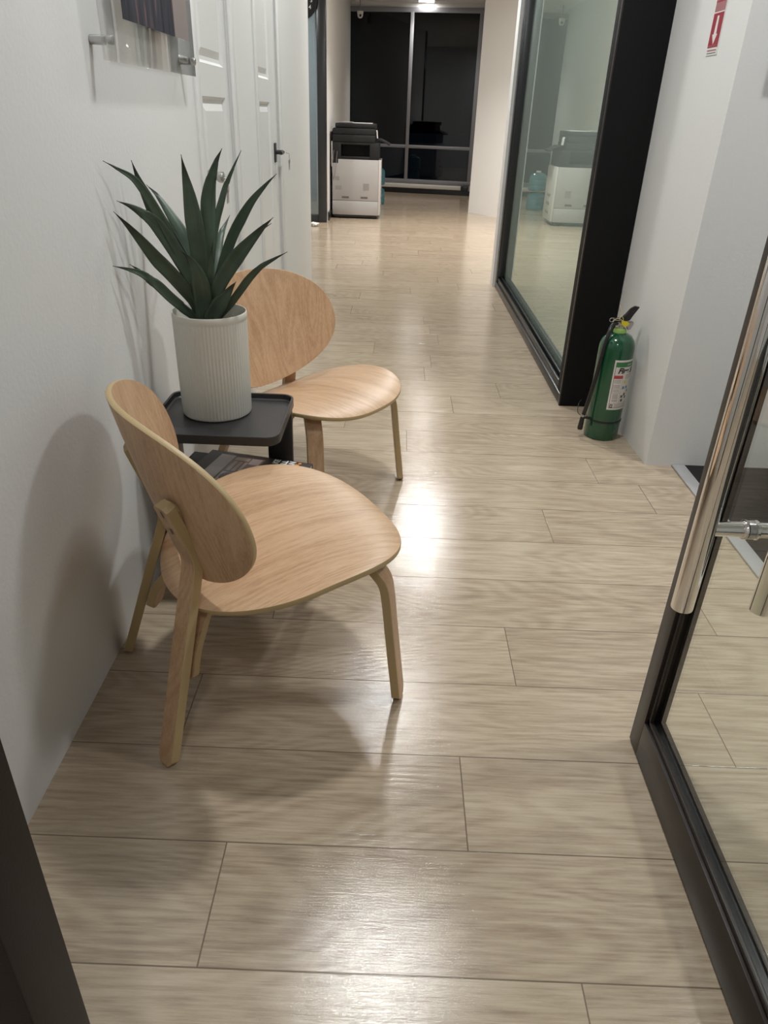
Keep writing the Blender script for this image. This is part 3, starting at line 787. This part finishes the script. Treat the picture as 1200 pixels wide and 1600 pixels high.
# ------------------------------------------------------------------ potted plant
def potted_plant():
    C = Vector((-.492, 1.924, .4628))
    root = empty('potted_plant', C); tag(root, 'spiky green agave plant in a ribbed grey cylinder pot on the side table', 'potted plant')
    bm = bmesh.new(); n = 264; Hh = .284
    def rib(i, z):
        a = (i/n)*66*2*PI
        return .0009*math.cos(a) if .004 < z < Hh-.020 else 0
    prof = [(0, 0), (.090, 0), (.0945, .003), (.0955, .007), (.0965, Hh*.5), (.0972, Hh-.022), (.0972, Hh-.019), (.0985, Hh-.016), (.0985, Hh-.002), (.0975, Hh), (.0960, Hh), (.0952, Hh-.003), (.0948, Hh-.06), (0, Hh-.06)]
    rings = []
    for r, z in prof:
        if r == 0: rings.append([bm.verts.new((0, 0, z))])
        else: rings.append([bm.verts.new(((r+rib(i, z))*math.cos(2*PI*i/n), (r+rib(i, z))*math.sin(2*PI*i/n), z)) for i in range(n)])
    for a, b in zip(rings, rings[1:]):
        for i in range(n):
            j = (i+1) % n
            if len(a) == 1: bm.faces.new((a[0], b[j], b[i]))
            elif len(b) == 1: bm.faces.new((a[i], a[j], b[0]))
            else: bm.faces.new((a[i], a[j], b[j], b[i]))
    build('pot', bm, 'pot', root, 40)
    bm = bmesh.new(); lathe(bm, [(0, .012), (.05, .010), (.0945, 0)], (0, 0, Hh-.058), 40); build('soil', bm, 'soil', root, 60)
    LV = [
    ([(-0.644,1.720,1.111), (-0.628,1.763,1.092), (-0.606,1.795,1.069), (-0.584,1.823,1.021), (-0.561,1.850,0.955), (-0.537,1.876,0.876), (-0.517,1.900,0.776)], 0.0215, 20),
    ([(-0.630,1.860,1.106), (-0.621,1.870,1.065), (-0.604,1.877,1.019), (-0.582,1.883,0.964), (-0.554,1.889,0.904), (-0.525,1.895,0.842), (-0.505,1.900,0.768)], 0.0408, -15),
    ([(-0.646,2.000,1.042), (-0.611,1.976,1.017), (-0.578,1.958,0.978), (-0.549,1.943,0.935), (-0.526,1.928,0.883), (-0.506,1.914,0.831), (-0.496,1.900,0.769)], 0.0341, 25),
    ([(-0.637,1.750,1.028), (-0.618,1.786,1.013), (-0.596,1.812,0.992), (-0.576,1.836,0.963), (-0.553,1.858,0.913), (-0.528,1.880,0.856), (-0.509,1.900,0.768)], 0.0347, 10),
    ([(-0.644,1.740,1.006), (-0.629,1.778,0.972), (-0.609,1.806,0.933), (-0.587,1.832,0.890), (-0.563,1.856,0.852), (-0.541,1.878,0.813), (-0.522,1.900,0.766)], 0.0357, -10),
    ([(-0.656,1.720,0.891), (-0.637,1.763,0.876), (-0.615,1.795,0.859), (-0.592,1.823,0.830), (-0.568,1.850,0.792), (-0.545,1.876,0.760), (-0.525,1.900,0.730)], 0.0245, 15),
    ([(-0.638,1.780,0.885), (-0.630,1.809,0.868), (-0.616,1.830,0.847), (-0.597,1.849,0.821), (-0.573,1.867,0.790), (-0.547,1.884,0.760), (-0.525,1.900,0.730)], 0.0177, -20),
    ([(-0.511,1.860,1.122), (-0.509,1.870,1.082), (-0.505,1.877,1.037), (-0.502,1.883,0.986), (-0.499,1.889,0.929), (-0.498,1.895,0.867), (-0.496,1.900,0.769)], 0.0421, 0),
    ([(-0.429,1.930,1.135), (-0.444,1.923,1.106), (-0.458,1.918,1.067), (-0.467,1.913,1.024), (-0.471,1.908,0.973), (-0.476,1.904,0.912), (-0.490,1.900,0.769)], 0.0362, 10),
    ([(-0.393,1.980,1.130), (-0.410,1.961,1.094), (-0.428,1.947,1.055), (-0.441,1.934,1.012), (-0.455,1.922,0.964), (-0.467,1.911,0.900), (-0.484,1.900,0.769)], 0.0169, 30),
    ([(-0.454,2.080,0.967), (-0.460,2.037,0.945), (-0.468,2.005,0.921), (-0.472,1.977,0.893), (-0.474,1.950,0.866), (-0.476,1.924,0.830), (-0.484,1.900,0.769)], 0.0285, -20),
    ([(-0.307,1.980,1.080), (-0.333,1.961,1.055), (-0.366,1.947,1.020), (-0.393,1.934,0.980), (-0.418,1.922,0.935), (-0.442,1.911,0.874), (-0.475,1.900,0.770)], 0.0257, 25),
    ([(-0.294,1.820,0.997), (-0.324,1.839,0.970), (-0.358,1.853,0.936), (-0.390,1.866,0.902), (-0.421,1.878,0.864), (-0.450,1.889,0.822), (-0.476,1.900,0.761)], 0.0362, -10),
    ([(-0.309,1.880,0.976), (-0.333,1.885,0.960), (-0.358,1.888,0.936), (-0.385,1.891,0.910), (-0.416,1.894,0.869), (-0.445,1.897,0.820), (-0.476,1.900,0.761)], 0.0175, 20),
    ([(-0.266,1.840,0.917), (-0.299,1.854,0.898), (-0.338,1.865,0.874), (-0.371,1.874,0.843), (-0.400,1.883,0.807), (-0.431,1.892,0.769), (-0.461,1.900,0.732)], 0.0191, 10),
    ([(-0.399,1.850,0.839), (-0.415,1.862,0.821), (-0.433,1.871,0.798), (-0.449,1.879,0.779), (-0.462,1.886,0.761), (-0.473,1.893,0.746), (-0.483,1.900,0.730)], 0.0389, 0),
    ([(-0.528,1.840,0.911), (-0.512,1.854,0.888), (-0.502,1.865,0.860), (-0.497,1.874,0.827), (-0.496,1.883,0.793), (-0.499,1.892,0.762), (-0.502,1.900,0.729)], 0.0442, 5),
    ([(-0.457,1.880,0.928), (-0.464,1.885,0.900), (-0.469,1.888,0.869), (-0.475,1.891,0.836), (-0.481,1.894,0.803), (-0.489,1.897,0.770), (-0.495,1.900,0.740)], 0.0204, -15),
    ]
    eye = Vector((.0, 0, .0))
    for li, (pts, wmax, tw) in enumerate(LV):
        P = [Vector(p)-C for p in pts]
        base = Vector(((P[-1].x)*.45, P[-1].y*.45, Hh-.052))
        P = [p for p in P[:-1]]+[P[-1]*.0+Vector((P[-1].x*.9, P[-1].y, max(P[-1].z, Hh-.03))), base]
        S_ = smooth_path(P, 7); m = len(S_)
        bm = bmesh.new(); uvl = bm.loops.layers.uv.new('UVMap'); rows = []
        side0 = None
        for i, p in enumerate(S_):
            t = i/(m-1)
            wv = wmax*.5*min(1.0, 1.12*math.sin(min(1, t/.62)*PI/2)**1.25)*(1-.38*max(0, (t-.62)/.38)**1.5)
            T = (S_[min(i+1, m-1)]-S_[max(i-1, 0)]).normalized()
            view = (p+C-Vector((0, 0, CAM_H))).normalized()
            sd = T.cross(view).normalized()
            nrm = sd.cross(T).normalized()
            a = math.radians(tw)*(1-.3*t); sd2 = sd*math.cos(a)+nrm*math.sin(a); nn = sd2.cross(T).normalized()
            if nn.dot(Vector((-T.x, -T.y, .6))) < 0: nn = -nn
            wv = max(wv, .0004)/max(.6, math.cos(a)); row = []
            for u in (-1, -.6, -.2, .2, .6, 1):
                row.append(bm.verts.new(p+sd2*u*wv+nn*(.30*wv*u*u)))
            rows.append((row, t))
        for (A, ta), (B, tb) in zip(rows, rows[1:]):
            for k in range(5):
                f = bm.faces.new((A[k], A[k+1], B[k+1], B[k]))
                for l, (uu, vv) in zip(f.loops, ((k/5, ta), ((k+1)/5, ta), ((k+1)/5, tb), (k/5, tb))): l[uvl].uv = (uu, vv)
        for v in bm.verts:      # the wall holds the leaf tips back
            if v.co.x+C.x < -.660: v.co.x = -.660-C.x
        o = build('leaf', bm, 'leaf', root, 60)
        md = o.modifiers.new('thickness', 'SOLIDIFY'); md.thickness = .0016; md.offset = 0
potted_plant()

# ------------------------------------------------------------------ framed picture with stand-offs
def picture():
    root = empty('wall_picture', (WX, 2.15, 1.30)); tag(root, 'clear acrylic panel with a dark city photo held off the left wall by steel stand-offs', 'picture')
    y0, y1 = 1.775-2.15, 2.535-2.15
    box('acrylic_panel', .033, .038, y0, y1, 0, .72, 'clear', root, .0008)
    bm = bmesh.new()
    bx(bm, .0385, .0392, 1.915-2.15, 2.338-2.15, .086, .64); bx(bm, .0385, .0390, 2.338-2.15, 2.482-2.15, .086, .64, mat=1)
    build('photo_print', bm, ['photo', 'pink'], root)
    for y in (1.803-2.15, 2.500-2.15):
        for z in (.038, .682):
            bm = bmesh.new(); cyl(bm, (.0002, y, z), .0095, .0325, 28, 'X', .0008); cyl(bm, (.0385, y, z), .0095, .010, 28, 'X', .0012)
            build('standoff', bm, 'steel', root, 40)
picture()

# ------------------------------------------------------------------ fire extinguisher
def extinguisher():
    C = Vector((.941, 2.985, 0)); root = empty('fire_extinguisher', C)
    tag(root, 'green fire extinguisher standing on the floor against the black partition end', 'fire extinguisher')
    R0 = .0735
    bm = bmesh.new(); lathe(bm, [(0, .004), (R0-.006, 0), (R0-.001, .003), (R0, .010), (R0, .395), (R0-.002, .412), (R0-.009, .432), (R0-.022, .448), (R0-.040, .458), (.026, .461), (0, .461)], (0, 0, 0), 72)
    build('cylinder', bm, 'green', root, 40)
    bm = bmesh.new(); lathe(bm, [(0, .460), (.027, .460), (.027, .466), (.023, .476), (.019, .478), (0, .478)], (0, 0, 0), 40); build('collar', bm, 'lime', root, 40)
    # label wrapped on the cylinder
    cam_a = math.atan2(-C.y, -C.x)
    a0 = cam_a+math.radians(4); a1 = a0+math.radians(112); z0, z1 = .146, .362
    bm = bmesh.new()
    def patch(u0, u1, v0, v1, mi, lift):
        n = max(2, int((u1-u0)*28)); rr = R0+lift
        for i in range(n):
            t0, t1 = a0+(a1-a0)*(u0+(u1-u0)*i/n), a0+(a1-a0)*(u0+(u1-u0)*(i+1)/n)
            za, zb = z0+(z1-z0)*v0, z0+(z1-z0)*v1
            f = bm.faces.new([bm.verts.new((rr*math.cos(t), rr*math.sin(t), z)) for t, z in ((t0, za), (t1, za), (t1, zb), (t0, zb))]); f.material_index = mi
    patch(0, 1, 0, 1, 0, .0006)
    patch(.045, .955, .035, .962, 5, .0008); patch(.058, .942, .044, .953, 0, .0010)
    patch(.045, .955, .865, .958, 2, .0012)
    patch(.045, .32, .635, .70, 1, .0012)
    patch(.045, .955, .125, .130, 5, .0012); patch(.33, .335, .13, .62, 5, .0012)
    for v in (.60, .575, .55, .50, .478, .455, .40, .375): patch(.07, .28, v, v+.009, 3, .0012)
    for v in (.43, .345): patch(.05, .33, v, v+.005, 5, .0012)
    for v in (.31, .285, .26, .235, .20, .175): patch(.10, .27, v, v+.010, 4, .0012)
    for u, v, mi in ((.38, .54, 6), (.36, .42, 7), (.50, .42, 7), (.36, .24, 5), (.46, .28, 5), (.38, .16, 5), (.52, .22, 5), (.60, .34, 5)): patch(u, u+.085, v, v+.055, mi, .0012)
    for v in (.70, .68, .655, .63): patch(.40, .85, v, v+.008, 3, .0012)
    patch(.075, .155, .045, .115, 8, .0012); patch(.10, .13, .06, .10, 0, .0014)
    for v in (.10, .075, .052): patch(.20, .85, v, v+.008, 3, .0012)
    build('label', bm, ['label', 'redink', 'greenink', 'greyink', 'pink', 'slot', 'yellow', 'blueink', 'ink'], root)
    for txt, size, u0, v0, sh, mt, bo in (('Fire Safe', .032, .13, .745, .25, 'ink', .0013), ('HCFC', .0095, .40, .895, 0, 'label', .0003)):
        b = text_bm(txt, size, shear=sh, bold=bo)
        bmesh.ops.subdivide_edges(b, edges=[e for e in b.edges if e.calc_length() > .004], cuts=2)
        for v in b.verts:
            t = a0+(a1-a0)*u0+v.co.x/R0; rr = R0+.0017; v.co = Vector((rr*math.cos(t), rr*math.sin(t), z0+(z1-z0)*v0+v.co.y))
        build('lettering', b, mt, root)
    # valve and levers
    bm = bmesh.new(); cyl(bm, (0, 0, .476), .015, .022, 28, 'Z', .002); bx(bm, -.030, .026, -.011, .011, .488, .504, .003)
    build('valve', bm, 'steel', root, 40)
    def profile(nm, pts, hw, mt):
        bm = bmesh.new(); A = [bm.verts.new((x, -hw, z)) for x, z in pts]; B_ = [bm.verts.new((x, hw, z)) for x, z in pts]
        bm.faces.new(A); bm.faces.new(B_[::-1]); n = len(pts)
        for q in range(n): bm.faces.new((A[q], A[(q+1) % n], B_[(q+1) % n], B_[q]))
        bmesh.ops.bevel(bm, geom=bm.edges[:], offset=.0015, segments=2, affect='EDGES')
        build(nm, bm, mt, root, 40)
    profile('upper_lever', [(-.024, .504), (-.018, .514), (.000, .518), (.012, .532), (.026, .556), (.044, .568), (.060, .566), (.052, .554), (.040, .534), (.030, .512), (.010, .504)], .010, 'rubber')
    profile('lower_lever', [(.010, .500), (.034, .502), (.046, .506), (.048, .496), (.038, .474), (.028, .472), (.026, .486), (.010, .490)], .011, 'steel')
    bm = bmesh.new(); bx(bm, -.036, -.008, -.010, .010, .503, .518, .002); build('valve_head', bm, 'rubber', root, 40)
    bm = bmesh.new(); tube(bm, [(-.044+.010*math.cos(t*PI/9), -.012, .512+.008*math.sin(t*PI/9)) for t in range(18)], .0014, 6, closed=True)
    tube(bm, [(-.034, -.012, .512), (-.010, -.012, .510)], .0014, 6); build('safety_pin', bm, 'steel', root, 60)
    # yellow tamper tie and tag
    bm = bmesh.new(); tube(bm, smooth_path([(-.040, -.014, .508), (-.034, -.018, .516), (-.022, -.020, .520), (-.006, -.020, .514), (.004, -.018, .506)], 5), .0011, 6)
    tube(bm, smooth_path([(-.018, -.020, .516), (-.012, -.018, .536), (-.016, -.018, .556), (-.024, -.016, .572)], 5), .0011, 6)
    tube(bm, smooth_path([(-.012, -.018, .536), (-.002, -.020, .520), (.000, -.020, .508)], 5), .0011, 6); build('tie', bm, 'straw', root, 60)
    bm = bmesh.new()
    vs = [(-.008, .512), (.016, .510), (.028, .500), (.012, .486), (-.004, .496)]
    a = [bm.verts.new((x, -.0205-.3*(.5-z)*.2, z)) for x, z in vs]; b = [bm.verts.new((x, -.0185, z)) for x, z in vs]
    bm.faces.new(a); bm.faces.new(b[::-1])
    for i in range(5): bm.faces.new((a[i], a[(i+1) % 5], b[(i+1) % 5], b[i]))
    build('tamper_tag', bm, 'yellow', root)
    # hose hanging down the left side with its horn nozzle, held by a strap
    bm = bmesh.new(); tube(bm, smooth_path([(-.018, -.004, .497), (-.038, -.014, .492), (-.054, -.034, .462), (-.066, -.044, .40), (-.078, -.046, .28), (-.092, -.042, .16), (-.101, -.040, .105)], 8), .0084, 14)
    build('hose', bm, 'rubber', root, 60)
    bm = bmesh.new(); tube(bm, [(-.101, -.040, .108), (-.103, -.040, .098)], .0095, 18); build('hose_clip', bm, 'steel', root, 60)
    bm = bmesh.new(); tube(bm, [(-.102, -.040, .100), (-.105, -.040, .050), (-.1055, -.040, .040)], [.0095, .0115, .0105], 18); build('nozzle', bm, 'rubber', root, 40)
    bm = bmesh.new(); n = 64
    pts = [((R0+.0012)*math.cos(2*PI*i/n), (R0+.0012)*math.sin(2*PI*i/n), .090) for i in range(n)]
    lathe(bm, [(R0-.001, -.004), (R0+.0022, -.004), (R0+.0022, .004), (R0-.001, .004)], (0, 0, .084), n)
    bx(bm, -.108, -.066, -.047, -.040, .090, .100, .002)
    build('strap', bm, 'rubber', root, 40)
    bm = bmesh.new(); tube(bm, smooth_path([(-.103, -.036, .098), (-.118, -.01, .106), (-.112, .02, .135), (-.10, .03, .15)], 5), .0016, 6); build('cable_tie', bm, 'rubber', root, 60)
extinguisher()

# extinguisher sign on the right wall
def sign():
    y0, y1 = 2.862, 2.948
    root = empty('fire_extinguisher_sign', (1.0455, 2.905, 1.43)); root.rotation_euler = (0, 0, math.atan2(-.025, .655)*-1*-1)
    root.rotation_euler = (0, 0, math.radians(2.19))
    tag(root, 'narrow red and white sign with a down arrow on the right wall above the extinguisher', 'sign')
    bm = bmesh.new(); bx(bm, -.0035, -.0005, -.043, .043, 0, .34); build('sign_plate', bm, 'white', root)
    bm = bmesh.new(); x = -.0040
    def q(ya, yb, za, zb, mi, dx=0):
        f = bm.faces.new([bm.verts.new(p) for p in ((x-dx, ya, za), (x-dx, yb, za), (x-dx, yb, zb), (x-dx, ya, zb))]); f.material_index = mi
    q(-.040, .040, .022, .120, 0); q(-.040, .040, .124, .150, 1); q(-.040, .040, .155, .335, 1)
    # white arrow pointing down
    ar = [(-.007, .112), (.007, .112), (.010, .060), (.020, .060), (0, .030), (-.020, .060), (-.010, .060)]
    f = bm.faces.new([bm.verts.new((x-.0004, a, b)) for a, b in ar]); f.material_index = 2
    q(-.040, .040, .150, .155, 0); q(-.036, .036, .012, .016, 1); q(-.036, .036, .005, .007, 3)
    for i in range(6): q(-.034+.012*i, -.028+.012*i, .024, .029, 1, .0005)
    build('sign_print', bm, ['signred', 'signpale', 'white', 'ink'], root)
    b = text_bm('FIRE', .030, bold=.0008)
    mx = max(v.co.x for v in b.verts)/2
    for v in b.verts: v.co = Vector((-.0046, -(v.co.x-mx), v.co.y+.165))
    build('sign_lettering', b, 'white', root)
sign()
# dark edge of an object hung on the wall at the right of the frame
def wall_box():
    root = empty('wall_panel', (1.30, 2.68, 1.40)); tag(root, 'dark flat panel hung on the white wall at the right edge of the picture', 'wall panel')
    bm = bmesh.new(); bx(bm, -.128, .30, -.035, -.0005, -.055, .50, .006); build('panel_body', bm, 'vent', root, 35)
    bm = bmesh.new(); bx(bm, -.115, .285, -.038, -.035, -.04, .485, .001); build('panel_face', bm, 'copier_dark', root, 35)
wall_box()

# ------------------------------------------------------------------ copier
def copier():
    x0, x1, y0, y1 = -.856, -.262, 10.14, 10.74
    cx, cy = (x0+x1)/2, (y0+y1)/2; root = empty('copier', (cx, cy, 0)); tag(root, 'grey office copier with a black top at the far end of the corridor', 'copier')
    a, b, c, d = x0-cx, x1-cx, y0-cy, y1-cy
    bm = bmesh.new(); bx(bm, a, b, c, d, .045, .215, .004); bx(bm, a, b, c, d, .2185, .700, .004)
    build('body', bm, 'copier', root, 35)
    bm = bmesh.new(); bx(bm, b+.001, b+.028, c+.004, d-.004, .050, .698, .004); build('front_door', bm, 'copier_light', root, 35)
    for z in (.13, .235, .335):
        box('drawer_handle', b+.028, b+.036, cy*0-.09, .09, z, z+.035, 'vent', root, .003)
    bm = bmesh.new(); bx(bm, a+.02, b-.01, c+.02, d-.02, .018, .046); build('plinth', bm, 'rubber', root)
    for x, y in ((a+.10, c+.05), (b-.10, c+.05), (a+.10, d-.05), (b-.10, d-.05)):
        bm = bmesh.new(); cyl(bm, (x-.014, y, .022), .022, .028, 20, 'X'); build('caster', bm, 'rubber', root, 40)
    for (xa, xb, za, zb, mt, nm) in ((a+.035, a+.09, .455, .50, 'vent', 'sticker'), (a+.035, a+.12, .345, .392, 'vent', 'sticker'), (b-.195, b-.12, .345, .425, 'vent', 'vent_grille')):
        box(nm, xa, xb, c-.002, c+.001, za, zb, mt, root)
    for xa in (a+.125, b-.225):
        box('grip_slot', xa, xa+.09, c-.002, c+.001, .245, .268, 'slot', root)
    box('corner_recess', a-.001, a+.075, c-.001, c+.06, .655, .7015, 'copier_dark', root)
    # black upper engine with its output cavity
    bm = bmesh.new()
    bx(bm, a, a+.11, c+.005, d, .702, .895, .004); bx(bm, b-.12, b, c+.005, d, .702, .895, .004)
    bx(bm, a+.11, b-.12, c+.25, d, .702, .895); bx(bm, a+.11, b-.12, c+.005, c+.25, .702, .735, .003); bx(bm, a+.11, b-.12, c+.005, c+.25, .868, .895, .003)
    build('engine_housing', bm, 'copier_dark', root, 35)
    bm = bmesh.new(); bx(bm, a+.005, b-.055, c, d-.02, .898, .978, .006); build('scanner_base', bm, 'copier_dark', root, 35)
    bm = bmesh.new(); bx(bm, a+.010, b-.058, c+.002, d-.03, .982, 1.050, .008); bx(bm, a+.035, b-.05, c+.03, d-.06, 1.05, 1.105, .012); build('document_feeder', bm, 'copier_dark', root, 35)
    bm = bmesh.new(); band(bm, smooth_path([(b-.05, 0, .90), (b-.01, 0, .93), (b+.07, 0, .905), (b+.13, 0, .875)], 4), (0, 1, 0), .34, .022, (0, 0), (0, 0)); build('control_panel', bm, 'copier_dark', root, 35)
    bm = bmesh.new(); bx(bm, a-.012, a+.002, c+.01, c+.05, .61, .90, .002); build('side_cable', bm, 'white', root, 35)
    for dx, zz in ((.02, .80), (.065, .79)):
        bm = bmesh.new(); tube(bm, smooth_path([(a+dx, c-.008, zz), (a+dx-.01, c-.012, .70), (a+dx-.02, c-.008, .58), (a+.012, c-.004, .45)], 5), .003, 6); build('cord', bm, 'vent', root, 60)
copier()
tag(box('paper_sheet', -.80, -.36, 10.22, 10.60, 1.1058, 1.112, 'white', None, .001), 'white paper lying flat on top of the copier', 'paper')
bm = bmesh.new(); band(bm, smooth_path([(-.78, 10.3, 1.1135), (-.68, 10.3, 1.120), (-.60, 10.3, 1.118)], 4), (0, 1, 0), .2, .0015, (0, 0), (0, 0))
tag(build('paper_sheet', bm, 'white'), 'loose curled sheet on the left of the copier top', 'paper')
bm = bmesh.new(); band(bm, smooth_path([(-.306, 10.30, 1.035), (-.298, 10.30, 1.02), (-.296, 10.30, .99), (-.290, 10.30, .945)], 5), (0, 1, 0), .10, .012, (0, 0), (0, 0))
tag(build('telephone_handset', bm, 'white', None, 40), 'white handset like strip hanging at the right corner of the copier top', 'handset')
tag(box('black_board', -.888, -.862, 10.55, 10.95, 0.001, 1.03, 'frame', None, .003), 'tall black board standing between the copier and the left wall', 'board')

def jug():
    root = empty('water_jug', (-.345, 12.05, 0))
    bm = bmesh.new(); lathe(bm, [(0, 0), (.125, 0), (.135, .012), (.135, .06), (.130, .07), (.135, .08), (.135, .14), (.130, .15), (.135, .16), (.13, .20), (.09, .235), (.04, .250), (0, .250)], (0, 0, 0), 36)
    build('jug_body', bm, 'water', root, 40)
    bm = bmesh.new(); cyl(bm, (0, 0, .249), .038, .022, 20, 'Z', .003); build('cap', bm, 'white', root, 40)
    return root
j1 = jug(); tag(j1, 'lower teal water jug behind the right side of the copier', 'water jug', 'teal water jugs')
j2 = copy_tree(j1); j2.location = (-.345, 12.05, .2715); tag(j2, 'upper teal water jug stacked behind the right side of the copier', 'water jug', 'teal water jugs')
# crumpled white tissue at the foot of the glazed wall
bm = bmesh.new(); rng = random.Random(3)
bmesh.ops.create_icosphere(bm, subdivisions=3, radius=.05)
for v in bm.verts:
    f = 1+.35*math.sin(v.co.x*90+v.co.y*60)*math.cos(v.co.z*70+v.co.y*80); v.co = Vector((v.co.x*1.0*f, v.co.y*.9*f, max(-.018, v.co.z*.5*f)))
o = build('crumpled_paper', bm, 'white', None, 60, (-1.00, 9.30, .0185)); tag(o, 'small crumpled white paper on the floor at the foot of the dark glazed wall frame', 'paper')
# ceiling mounted dome camera near the window
def dome():
    root = empty('security_camera', (-.712, 13.75, 2.60)); tag(root, 'white dome security camera hanging in the upper left corner of the dark window', 'security camera')
    bm = bmesh.new(); cyl(bm, (0, 0, 0), .05, .03, 32, 'Z', .004); lathe(bm, [(.046, 0), (.044, -.03), (.030, -.058), (0, -.068)], (0, 0, 0), 32); build('housing', bm, 'white', root, 40)
    bm = bmesh.new(); bmesh.ops.create_icosphere(bm, subdivisions=2, radius=.02, matrix=Matrix.Translation((.006, -.036, -.03))); build('lens', bm, 'ink', root, 60)
    bm = bmesh.new(); tube(bm, [(0, 0, .028), (0, 0, .199)], .008, 10); build('stem', bm, 'vent', root, 60)
dome()
